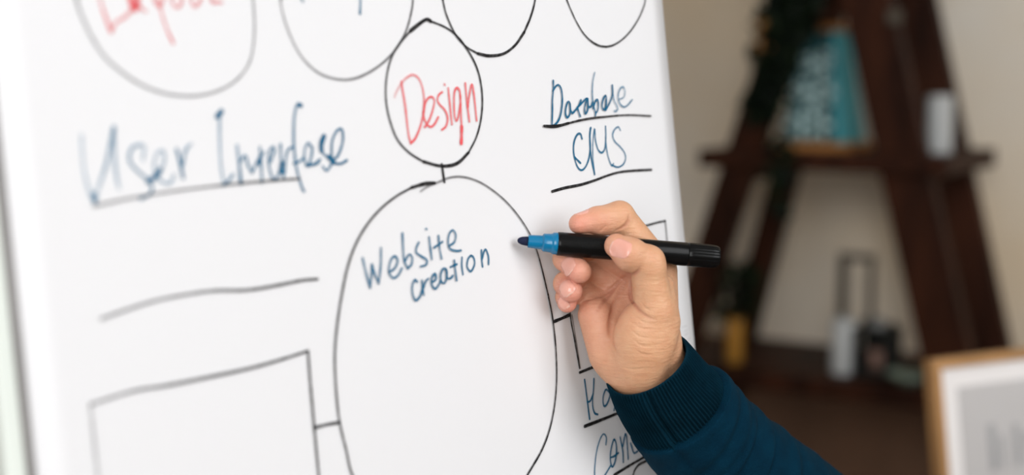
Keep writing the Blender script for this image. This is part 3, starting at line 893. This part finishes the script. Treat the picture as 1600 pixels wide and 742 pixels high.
def nail(c0, tipdir, normal, length, width, lift=0.22):
    """curved plate laid on the finger's surface; c0 = a point above the nail's middle (mm)"""
    fr = frame(np.array(tipdir, float), np.array(normal, float))
    ld, nm, sd = fr
    nu, nv = 17, 13
    G = []
    for i in range(nu):
        t = i / (nu - 1)
        wd_ = width / 2 * (1 - 0.16 * (1 - t)) * min(1.0, (max(1e-3, 1 - max(0, (0.28 - t) / 0.28) ** 2)) ** 0.5 + 0.03)
        wd_ *= min(1.0, (max(1e-3, 1 - max(0, (t - 0.62) / 0.385) ** 2)) ** 0.5 + 0.05) if t > 0.62 else 1
        for j in range(nv):
            s = -1 + 2 * j / (nv - 1)
            G.append(c0 + ld * (t - 0.5) * length + sd * s * wd_ + nm * 5)
    G = np.array(G); off = np.zeros(len(G))
    for _ in range(40):
        off += np.clip(sdf(G - nm * off[:, None]), -1, 2) * 0.8
        off = np.minimum(off, 14)
    T_ = np.repeat(np.linspace(0, 1, nu), nv); S_ = np.tile(np.linspace(-1, 1, nv), nu)
    off = off.reshape(nu, nv)
    # smooth plate with a transverse arch
    for _ in range(3):
        off[1:-1] = 0.25 * off[:-2] + 0.5 * off[1:-1] + 0.25 * off[2:]
    off = off.ravel()
    hgt = lift * (0.55 + 0.45 * T_) * (1 - 0.75 * np.abs(S_) ** 3) + 0.05
    hgt[T_ < 0.05] = -0.1
    top = G - nm * (off - hgt)[:, None]
    bot = top - nm * 0.3
    V = np.vstack([top, bot]); n = nu * nv; Fc = []
    for i in range(nu - 1):
        for j in range(nv - 1):
            a = i * nv + j
            Fc.append((a, a + 1, a + nv + 1, a + nv)); Fc.append((n + a, n + a + nv, n + a + nv + 1, n + a + 1))
    rim = [i * nv for i in range(nu)] + [(nu - 1) * nv + j for j in range(1, nv)] + [i * nv + nv - 1 for i in range(nu - 2, -1, -1)] + [j for j in range(nv - 2, 0, -1)]
    for a, b in zip(rim, rim[1:] + rim[:1]):
        Fc.append((a, b, n + b, n + a))
    o = mesh_obj('fingernail', to_world(V), Fc, MATS['nail'], hand, True)
    o.data.materials.append(MATS['nail_edge'])
    for p in o.data.polygons:
        p.material_index = 1 if min(T_[v % n] for v in p.vertices) > 0.93 else 0
    bm = bmesh.new(); bm.from_mesh(o.data); bmesh.ops.recalc_face_normals(bm, faces=bm.faces); bm.to_mesh(o.data); bm.free()
    return o


def dirv(a, b):
    return cm(*b) - cm(*a)


nail(cm(971, 384, 26), dirv((990, 395, 14), (958, 379, 11)), np.array([0.08, 0.30, 1.0]), 15, 13)                      # thumb
nail(cm(909, 331, -5), dirv((935, 341, -6), (901, 350, -4)), np.array([-0.30, 0.94, -0.05]), 11, 10)                     # index
nail(cm(879, 411, 4), dirv((873, 396, -9), (887, 424, 0)), np.array([-0.60, 0.30, 0.74]), 12.5, 12.5)                     # middle
nail(cm(882, 448, -2), dirv((876, 436, -20), (889, 464, -8)), np.array([-0.55, 0.25, 0.78]), 11.5, 12)                     # ring
nail(cm(876, 470, -10), dirv((872, 460, -24), (882, 482, -14)), np.array([-0.60, 0.1, 0.75]), 9, 9)                       # little

# ------------------------------------------------------------------ sleeve
SEC = [  # centre (photo x, y, mm towards camera), half width, half depth (mm)
    ((1009, 566, -20), 30.5, 27.5), ((1028, 599, -33), 34, 30), ((1054, 633, -50), 37.3, 32), ((1088, 674, -68), 41.0, 36), ((1124, 714, -87), 44.3, 40), ((1222, 802, -130), 52, 46),
    ((1330, 905, -180), 56, 50), ((1445, 1015, -232), 60, 54), ((1560, 1075, -285), 65, 58), ((1700, 1060, -350), 68, 62), ((1850, 1010, -420), 74, 66), ((1980, 970, -480), 78, 70)]
SC_P = np.array([cm(*s[0]) for s in SEC]); SC_R = np.array([[s[1], s[2]] for s in SEC])
LEN = np.concatenate([[0], np.cumsum(np.linalg.norm(np.diff(SC_P, axis=0), axis=1))])


def spline_at(s):
    s = min(max(s, 0), LEN[-1] - 1e-3)
    i = int(np.searchsorted(LEN, s, 'right') - 1); i = min(i, len(LEN) - 2)
    t = (s - LEN[i]) / (LEN[i + 1] - LEN[i])
    def cr(A):
        a, b, c_, d_ = A[max(i - 1, 0)], A[i], A[i + 1], A[min(i + 2, len(A) - 1)]
        return 0.5 * (2 * b + (c_ - a) * t + (2 * a - 5 * b + 4 * c_ - d_) * t * t + (3 * b - a - 3 * c_ + d_) * t ** 3)
    return cr(SC_P), cr(SC_R)


def tube(name, s_list, nseg, disp, m, parent, cap_end=False, hem=False):
    V, Fc = [], []
    rings = []
    for s in s_list:
        c0, rr = spline_at(s)
        c1, _ = spline_at(s + 2); cm1, _ = spline_at(s - 2)
        ax = (c1 - cm1); ax /= np.linalg.norm(ax)
        e1 = np.array([0.80, 0.60, 0.0]); e1 -= ax * (e1 @ ax); e1 /= np.linalg.norm(e1)
        e2 = np.cross(e1, ax)
        if e2[2] < 0: e2 = -e2
        rings.append((c0, rr, e1, e2, ax))
    for s, (c0, rr, e1, e2, ax) in zip(s_list, rings):
        for k in range(nseg):
            p = 2 * math.pi * k / nseg
            dr, da = disp(s, p)
            V.append(c0 + e1 * (rr[0] + dr) * math.cos(p) + e2 * (rr[1] + dr) * math.sin(p) + ax * da)
    n = len(s_list)
    for i in range(n - 1):
        for k in range(nseg):
            a, b = i * nseg + k, i * nseg + (k + 1) % nseg
            Fc.append((a, b, b + nseg, a + nseg))
    if cap_end:
        Fc.append(tuple((n - 1) * nseg + k for k in range(nseg)))
    o = mesh_obj(name, to_world(np.array(V)), Fc, m, parent, True)
    bm = bmesh.new(); bm.from_mesh(o.data); bmesh.ops.recalc_face_normals(bm, faces=bm.faces); bm.to_mesh(o.data); bm.free()
    return o


CUFF = LEN[2] + 4.0
adiff = lambda p, q: (p - q + math.pi) % (2 * math.pi) - math.pi
SEAM = R(112)


def cuff_disp(s, p):
    dr = 0.85 * math.cos(84 * p) * min(1, max(0, s - 1.0) / 2)
    dr -= 2.6 * min(1, max(0, s) / 9) * math.exp(-(adiff(p, SEAM + 0.0006 * s) / 0.05) ** 2)
    dr += 0.9 * min(1, max(0, s) / 9) * math.exp(-(adiff(p, SEAM + 0.16) / 0.10) ** 2)
    dr -= 1.3 * math.exp(-((s - CUFF) / 3.0) ** 2)
    dr += 0.5 * math.sin(3 * p + s * 0.12)
    return dr, 0.5 * math.sin(2 * p)


def cuff_all(s, p):
    if s < 0:                          # hem turned in
        d0, a0 = cuff_disp(0, p)
        t = -s
        return d0 - 1.3 * (1 - math.cos(min(t, 2) / 2 * math.pi)) / 1.0 * 0.8, (2.0 * 0 + max(0, t - 1) * 4.0 - 0.6 * math.sin(min(t, 2) / 2 * math.pi))
    return cuff_disp(s, p)


sleeve_s = [CUFF, CUFF + 0.05, CUFF + 0.15, CUFF + 0.3, CUFF + 0.6, CUFF + 1.0, CUFF + 1.5, CUFF + 2, CUFF + 3, CUFF + 4] + list(np.linspace(CUFF + 5, LEN[5], 64)) + list(np.linspace(LEN[5] + 4, LEN[-1] - 10, 60)) + [LEN[-1] - k for k in (6, 3, 1.2, 0.2)]
lrng = np.random.RandomState(3)
FOLDS = [(CUFF + 16, 1.0, 1.4, 2.2), (CUFF + 27, 0.5, 1.8, 1.6), (CUFF + 44, 1.2, 1.3, 2.4), (CUFF + 60, 0.2, 1.6, 2.0), (CUFF + 74, 1.6, 1.2, 2.6), (CUFF + 100, 0.7, 1.5, 2.6), (CUFF + 140, 1.4, 1.5, 3), (CUFF + 190, 0.5, 1.8, 3.2)]


def sleeve_disp(s, p):
    t = s - CUFF
    lip = (max(0.0, min(1.0, t / 1.8))) ** 0.5
    bulge = 3.0 + 1.2 * math.cos(adiff(p, R(20))) + 0.8 * math.cos(adiff(p, R(70)) * 2)
    dr = -2.5 + lip * (2.5 + bulge) * (0.55 + 0.45 * math.exp(-max(t - 6, 0) / 14.0))
    for s0, p0, pw, am in FOLDS:
        q = s0 + 9 * math.sin(adiff(p, p0))
        dr += am * math.exp(-((s - q) / 5.5) ** 2) * math.exp(-(adiff(p, p0 + 0.4) / pw) ** 2)
        dr -= 0.7 * am * math.exp(-((s - q - 7.5) / 4.0) ** 2) * math.exp(-(adiff(p, p0 + 0.4) / pw) ** 2)
    dr -= 1.5 * math.exp(-(adiff(p, SEAM + 0.12 - 0.002 * t) / 0.06) ** 2) * math.exp(-(max(t, 0) / 60.0))
    dr += 0.8 * math.sin(2 * p + s * 0.03)
    end = LEN[-1] - s
    if end < 8: dr -= 60 * (1 - math.sqrt(max(0, 1 - (1 - end / 8) ** 2)))
    return dr, 0


sleeve = tube('sleeve', sleeve_s, 128, sleeve_disp, MATS['navy_knit'], person, cap_end=True)
tube('cuff', [-5, -3, -2, -1.6, -1.2, -0.8, -0.4] + list(np.linspace(0, CUFF + 4, 36)), 704, cuff_all, MATS['navy_rib'], sleeve)

# ------------------------------------------------------------------ ladder shelf
SHD = 0.33                                  # distance between its front and rear frames


def on_plane(px, py, b):
    """point on the vertical plane parallel to the back wall, b behind the shelf's front"""
    r = ray(px, py); o = room(0, b, 0)
    t = ((o - CAM) @ BA) / (r @ BA)
    return CAM + t * r


def foot(p, q):                              # prolong p->q to the floor
    t = p[2] / (p[2] - q[2])
    return p + (q - p) * t


shelf = empty('ladder_shelf', room(0, SHD / 2, 0), 'dark brown wooden A-frame ladder shelf with planks against the beige wall', 'shelf')
LEGS = [((1243, 0), (1098, 440), 0.0, 0.085), ((1366, 40), (1462, 470), 0.0, 0.115), ((1300, 0), (1188, 420), SHD, 0.072), ((1438, 40), (1530, 470), SHD, 0.105)]
for (a, b, bb, wid) in LEGS:
    p, q = on_plane(*a, bb), on_plane(*b, bb)
    t = p + (p - q) * ((2.02 - p[2]) / (p[2] - q[2]))
    MB().beam(foot(p, q), t, WA, wid, 0.045).build('leg', MATS['dark_wood'], shelf, bevel=0.004)


def plank(px0, px1, py, th=0.044, front=-0.05, back=SHD + 0.06):
    p, q = on_plane(px0, py, front), on_plane(px1, py, front)
    z = p[2]
    wa, wb = (p - S0) @ WA, (q - S0) @ WA
    mb = MB().box(room((wa + wb) / 2, (front + back) / 2, z), WA, BA, ZA, wb - wa, back - front, th)
    mb.build('plank', MATS['dark_wood'], shelf, bevel=0.004)
    return z + th / 2


MID = plank(1090, 1480, 247)
LOW = plank(1022, 1590, 575)
TOPZ = MID + 0.52
MB().box(room(0.0, SHD / 2, TOPZ - 0.0175), WA, BA, ZA, 0.44, SHD + 0.1, 0.035).build('plank', MATS['dark_wood'], shelf, bevel=0.004)
for z in (MID - 0.035, LOW - 0.035):         # side rails the planks lie on
    for li in (0, 1):
        f, r_ = LEGS[li], LEGS[li + 2]
        def leg_at(L, z):
            p, q = on_plane(*L[0], L[2]), on_plane(*L[1], L[2])
            return p + (q - p) * ((p[2] - z) / (p[2] - q[2]))
        MB().beam(leg_at(f, z - 0.02), leg_at(r_, z - 0.02), ZA, 0.05, 0.03).build('side_rail', MATS['dark_wood'], shelf)
hp = on_plane(1398, 26, -0.03)
MB().box(hp, WA, BA, ZA, 0.03, 0.012, 0.03).build('bolt_plate', MATS['grey_frame'], shelf)


def stand(px, py, z, default_b=None):
    """point on a horizontal board of height z seen at this place of the photograph"""
    r = ray(px, py); t = (z - CAM[2]) / r[2]
    return CAM + t * r


def on_shelf(px, b, z):
    """point at height z, b behind the shelf front, in the column of the photograph"""
    lo_, hi_ = -1.5, 1.5
    for _ in range(50):
        m_ = (lo_ + hi_) / 2
        q = room(m_, b, z) - CAM
        x = 800 + F_PX * (q @ RGT) / (q @ FWD)
        if x < px: lo_ = m_
        else: hi_ = m_
    return room((lo_ + hi_) / 2, b, z)


# teal tapering lantern box on the middle plank
lb = on_shelf(1284, 0.13, MID)
lan = empty('lantern', lb, 'tapering turquoise lantern box with a lacy front on the middle plank of the ladder shelf', 'lantern')
Hh, wb_, wt_, db, dt = 0.288, 0.17, 0.095, 0.13, 0.085


def taper(h, k=0.0):
    t = h / Hh
    return wb_ + (wt_ - wb_) * t + k, db + (dt - db) * t + k


def tp(u, v, h):                              # u,v in -1..1 over the tapering box
    ww, dd = taper(h)
    return lb + WA * u * ww / 2 + BA * v * dd / 2 + ZA * h


bod = MB().hexa([tp(-1, -.96, .02), tp(1, -.96, .02), tp(1, 1, .02), tp(-1, 1, .02), tp(-1, -.96, Hh), tp(1, -.96, Hh), tp(1, 1, Hh), tp(-1, 1, Hh)])
bod.build('body', MATS['dark_teal'], lan)
MB().hexa([tp(1, -1, .02), tp(1.04, -1, .02), tp(1.04, 1, .02), tp(1, 1, .02), tp(1, -1, Hh), tp(1.04, -1, Hh), tp(1.04, 1, Hh), tp(1, 1, Hh)]).build('side_panel', MATS['teal'], lan)
MB().hexa([tp(.70, -1.04, .02), tp(1.04, -1.04, .02), tp(1.04, -.96, .02), tp(.70, -.96, .02), tp(.70, -1.04, Hh), tp(1.04, -1.04, Hh), tp(1.04, -.96, Hh), tp(.70, -.96, Hh)]).build('corner_post', MATS['teal'], lan)
for (u, h, r_) in ((-.55, .06, .036), (.12, .062, .040), (-.2, .125, .034), (.40, .14, .034), (-.6, .15, .026), (.05, .195, .032), (-.45, .215, .026), (.42, .225, .026)):
    mb = MB()
    c0 = tp(u, -1.02, h)
    nrm = -BA
    n_ = 6
    V, Fc = [], []
    for k in range(n_ * 8):
        a = 2 * math.pi * k / (n_ * 8)
        for rr_, y_ in ((r_ * (.72 + .28 * math.cos(n_ * a)), 0.0), (r_ * .36 * (1 + .2 * math.cos(n_ * a)), 0.006)):
            V.append(c0 + WA * math.cos(a) * rr_ + ZA * math.sin(a) * rr_ + nrm * y_)
    m_ = n_ * 8
    for k in range(m_):
        a, b = 2 * k, 2 * ((k + 1) % m_)
        Fc.append((a, b, b + 1, a + 1))
    mb.add(V, Fc)
    mb.build('lace_flower', MATS['pale_teal'], lan)
for h, t_, k in ((0.0, 0.02, 0.03), (Hh, 0.016, 0.012)):
    ww, dd = taper(h, k)
    MB().box(lb + ZA * (h + t_ / 2), WA, BA, ZA, ww, dd, t_).build('base_rim' if h == 0 else 'top_rim', MATS['orange_wood'], lan, bevel=0.002)

# white pillar candles


def candle(px, b, z, r_, h, label):
    c0 = on_shelf(px, b, z)
    e = empty('pillar_candle', c0, label, 'candle')
    MB().lathe(c0, ZA, [(0, r_ * .97), (0.004, r_), (h - 0.006, r_), (h, r_ * .93), (h - 0.003, r_ * .6), (h - 0.006, r_ * .2)], 28).build('wax_body', MATS['wax'], e, True)
    MB().lathe(c0 + ZA * (h - 0.008), ZA, [(0, .0012), (.016, .001)], 8).build('wick', MATS['black_iron'], e)
    return e


candle(1467, 0.10, MID, 0.030, 0.135, 'white pillar candle on the right end of the middle plank')
candle(1316, 0.05, LOW, 0.029, 0.135, 'white pillar candle on the lower plank beside the small black lantern')

# empty grey-brown frame standing behind the lower candle
fb = on_shelf(1336, 0.20, LOW)
fr_ = empty('standing_frame', fb, 'tall narrow open grey-brown frame standing behind the lower white candle', 'frame')
for dx, h0, h1, name in ((-.037, 0, .275, 'upright'), (.037, 0, .275, 'upright')):
    MB().box(fb + WA * dx + ZA * (h0 + h1) / 2, WA, BA, ZA, .02 if dx < 0 else .012, .02, h1 - h0).build(name, MATS['grey_frame'], fr_)
for z in (.008, .267):
    MB().box(fb + ZA * z, WA, BA, ZA, .058, .02, .016).build('crossbar', MATS['grey_frame'], fr_)

# small black lantern with a pinkish candle
kb = on_shelf(1370, 0.07, LOW)
kl = empty('small_lantern', kb, 'small black metal lantern with a pale pink candle on the lower plank', 'lantern')
MB().box(kb + ZA * .008, WA, BA, ZA, .092, .092, .016).build('base', MATS['black_iron'], kl, bevel=.002)
MB().box(kb + ZA * .112, WA, BA, ZA, .092, .092, .014).build('roof_plate', MATS['black_iron'], kl, bevel=.002)
for i in (-1, 1):
    for j in (-1, 1):
        MB().box(kb + WA * i * .037 + BA * j * .037 + ZA * .06, WA, BA, ZA, .016, .016, .092).build('corner_post', MATS['black_iron'], kl)
MB().box(kb + BA * .038 + ZA * .06, WA, BA, ZA, .06, .004, .09).build('back_plate', MATS['black_iron'], kl)
MB().lathe(kb + ZA * .118, ZA, [(0, .026), (.012, .022), (.022, .010), (.026, .004)], 20).build('dome', MATS['grey_metal'], kl, True)
MB().lathe(kb + ZA * .016, ZA, [(0, .020), (.045, .020), (.047, .015)], 20).build('candle_stub', MATS['pink_wax'], kl, True)
for i, px in ((-1, 1346), (1, 1392)):
    MB().lathe(kb + WA * i * .036 + ZA * .118, ZA, [(0, .008), (.012, .009), (.016, .004)], 12).build('finial', MATS['black_iron'], kl, True)

# pale green dish at the right of the lower plank
gb = on_shelf(1420, 0.02, LOW)
g_ = MB().lathe(gb, ZA, [(0, .030), (.006, .034), (.018, .052), (.026, .056), (.026, .052), (.016, .046), (.008, .02)], 32).build('glass_dish', MATS['green_glass'], None, True)
tag(g_, 'pale grey-green dish on the lower plank right of the small black lantern', 'dish')

# ------------------------------------------------------------------ plants


def leaf_mesh(mb, base, d, nrm, ln, wd_):
    d = d / np.linalg.norm(d); s = np.cross(d, nrm); s /= (np.linalg.norm(s) + 1e-9); n = np.cross(s, d)
    pts = [(0, 0, 0), (.25, .42, .05), (.6, .40, .08), (1, 0, -.08), (.6, -.40, .08), (.25, -.42, .05), (.45, 0, -.02)]
    V = [base + d * a * ln + s * b * wd_ + n * c_ * ln for a, b, c_ in pts]
    mb.add(V, [(0, 6, 1), (1, 6, 2), (2, 6, 3), (3, 6, 4), (4, 6, 5), (5, 6, 0)])


prng = np.random.RandomState(11)
rv = lambda s=1.0: prng.normal(size=3) * s
# trailing plant: pot on the top plank, strands hanging along the left leg
pb = on_shelf(1262, 0.02, TOPZ)
tpl = empty('trailing_plant', pb, 'dark green trailing plant hanging along the left leg of the ladder shelf', 'plant')
MB().lathe(pb, ZA, [(0, .045), (.004, .048), (.10, .065), (.105, .065), (.105, .058), (.09, .056)], 24).build('pot', MATS['orange_wood'], tpl, True)
MB().lathe(pb + ZA * .085, ZA, [(0, .055), (.006, .054)], 20).build('soil', MATS['soil'], tpl)
lv, lvb, lvo, st = MB(), MB(), MB(), MB()
strands = [[(1248, -120), (1230, -30), (1220, 50), (1196, 120), (1182, 165)], [(1262, -130), (1250, -20), (1240, 40), (1218, 100), (1200, 150)], [(1244, -120), (1218, -40), (1208, 20), (1200, 60)],
           [(1272, -110), (1262, -20), (1252, 20), (1240, 50)], [(1256, -120), (1240, 0), (1228, 70), (1208, 130), (1192, 175)]]
for si, sp in enumerate(strands):
    C = catmull(np.array([(x, y, 0) for x, y in sp], float), 14)[:, :2]
    W3 = np.array([on_plane(x, y, -0.06 + 0.015 * math.sin(i * .4 + si)) for i, (x, y) in enumerate(C)])
    for a, b in zip(W3[:-1:3], W3[3::3]):
        st.beam(a, b, WA, .004, .004)
    for q in W3:
        for _ in range(4):
            d = rv() + np.array([0, 0, -0.7]); leaf_mesh(lv if prng.rand() < .86 else lvb, q + rv(.012), d, rv(), prng.uniform(.032, .052), prng.uniform(.026, .04))
for q in (on_plane(1196, 48, -.07), on_plane(1198, 28, -.06), on_plane(1193, 62, -.07), on_plane(1199, 56, -.06)):
    for _ in range(2):
        leaf_mesh(lvo, q + rv(.006), rv() + np.array([0, 0, -1.]), -BA + rv(.3), .045, .03)
for q0, q1 in (((1216, 205), (1222, 262)), ((1222, 262), (1218, 320))):
    for t in np.linspace(0, 1, 12):
        q = on_plane(q0[0] + (q1[0] - q0[0]) * t, q0[1] + (q1[1] - q0[1]) * t, -0.075)
        for _ in range(2):
            leaf_mesh(lv if prng.rand() < .7 else lvb, q + rv(.012), rv() + np.array([0, 0, -.6]), rv(), prng.uniform(.03, .045), prng.uniform(.022, .035))
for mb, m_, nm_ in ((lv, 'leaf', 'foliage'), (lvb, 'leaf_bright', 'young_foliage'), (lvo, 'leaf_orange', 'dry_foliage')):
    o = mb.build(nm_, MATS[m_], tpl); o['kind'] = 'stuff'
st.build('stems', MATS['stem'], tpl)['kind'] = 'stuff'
# potted plant in a yellow pot on the lower plank
yb = on_shelf(1147, 0.03, LOW)
yp = empty('potted_plant', yb, 'bushy green plant in a narrow yellow pot on the lower plank', 'plant')
MB().lathe(yb, ZA, [(0, .020), (.004, .022), (.115, .0235), (.118, .0235), (.118, .020), (.105, .019)], 24).build('pot', MATS['yellow_glaze'], yp, True)['label'] = 'narrow yellow glazed pot'
MB().lathe(yb + ZA * .10, ZA, [(0, .0195), (.006, .019)], 16).build('soil', MATS['soil'], yp)
lv, lvb, st = MB(), MB(), MB()
for _ in range(210):
    a, rr_, h = prng.uniform(0, 6.283), prng.uniform(0, 1) ** .6, prng.uniform(0, 1)
    q = yb + ZA * (.125 + .115 * h) + (WA * math.cos(a) + BA * .6 * math.sin(a)) * rr_ * .06 * (1 - .35 * abs(h - .4))
    leaf_mesh(lv if prng.rand() < .75 else lvb, q, (q - yb - ZA * .13) + rv(.03), rv(), prng.uniform(.025, .042), prng.uniform(.014, .024))
for _ in range(14):
    st.beam(yb + ZA * .10 + rv(.006), yb + ZA * .20 + rv(.02), WA, .003, .003)
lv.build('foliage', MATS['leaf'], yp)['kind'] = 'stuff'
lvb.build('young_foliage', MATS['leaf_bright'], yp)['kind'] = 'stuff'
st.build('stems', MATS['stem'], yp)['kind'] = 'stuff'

# ------------------------------------------------------------------ framed print on a side table, lower right
FT = R(27)
FH = np.array([math.cos(FT), math.sin(FT), 0]); FN0 = np.array([math.sin(FT), -math.cos(FT), 0])
FA = R(9)
FN = math.cos(FA) * FN0 + math.sin(FA) * ZA; FU = -math.sin(FA) * FN0 + math.cos(FA) * ZA
FC = at(1456, 562, 1.95)                     # its upper left corner
FWd, FHt, FB = 0.30, 0.40, 0.014


def fp(u, v, n=0.0):
    return FC + u * FH - v * FU + n * FN


frame_o = empty('picture_frame', fp(FWd / 2, FHt), 'light wooden picture frame with a white mat leaning at the lower right', 'picture frame')
for u0, u1, v0, v1, nm_ in ((0, FB, 0, FHt, 'frame_side'), (FWd - FB, FWd, 0, FHt, 'frame_side'), (FB, FWd - FB, 0, FB, 'frame_rail'), (FB, FWd - FB, FHt - FB, FHt, 'frame_rail')):
    MB().box(fp((u0 + u1) / 2, (v0 + v1) / 2, -0.008), FH, FU, FN, u1 - u0, v1 - v0, 0.022).build(nm_, MATS['frame_wood'], frame_o, bevel=.0015)
MB().box(fp(FWd / 2, FHt / 2, -0.010), FH, FU, FN, FWd - 2 * FB, FHt - 2 * FB, 0.006).build('mat_board', MATS['mat_board'], frame_o)
pr_ = MB().box(fp(FWd / 2, FHt / 2, -0.0065), FH, FU, FN, FWd - .096, FHt - .085, 0.002).build('print', MATS['print_paper'], frame_o)
ib = MB()
for (u, v0, v1, wd_) in ((.104, .100, .165, .013), (.122, .118, .165, .007), (.150, .105, .165, .011), (.172, .118, .165, .012), (.194, .105, .165, .010), (.212, .118, .165, .012)):
    ib.box(fp(u, (v0 + v1) / 2, -0.005), FH, FU, FN, wd_, v1 - v0, .0015)
for k in range(5):
    ib.box(fp(FWd / 2, .20 + k * .022, -0.005), FH, FU, FN, .15 - .02 * (k % 2), .004, .0015)
ib.build('printed_lines', MATS['print_ink'], pr_)['label'] = 'blurred grey lettering too soft to read'
tz = float(fp(0, FHt, -0.008)[2]) - 0.011
tc_ = fp(FWd / 2, FHt, -0.06)
tab = empty('side_table', (tc_[0], tc_[1], 0), 'small brown wooden table under the picture frame', 'table')
MB().box((tc_[0], tc_[1], tz - .015), FH, FN0, ZA, .55, .34, .03).build('tabletop', MATS['table_wood'], tab, bevel=.003)
for i in (-1, 1):
    for j in (-1, 1):
        c0 = np.array([tc_[0], tc_[1], (tz - .03) / 2]) + FH * i * .24 + FN0 * j * .14
        MB().box(c0, FH, FN0, ZA, .035, .035, tz - .03).build('leg', MATS['table_wood'], tab)
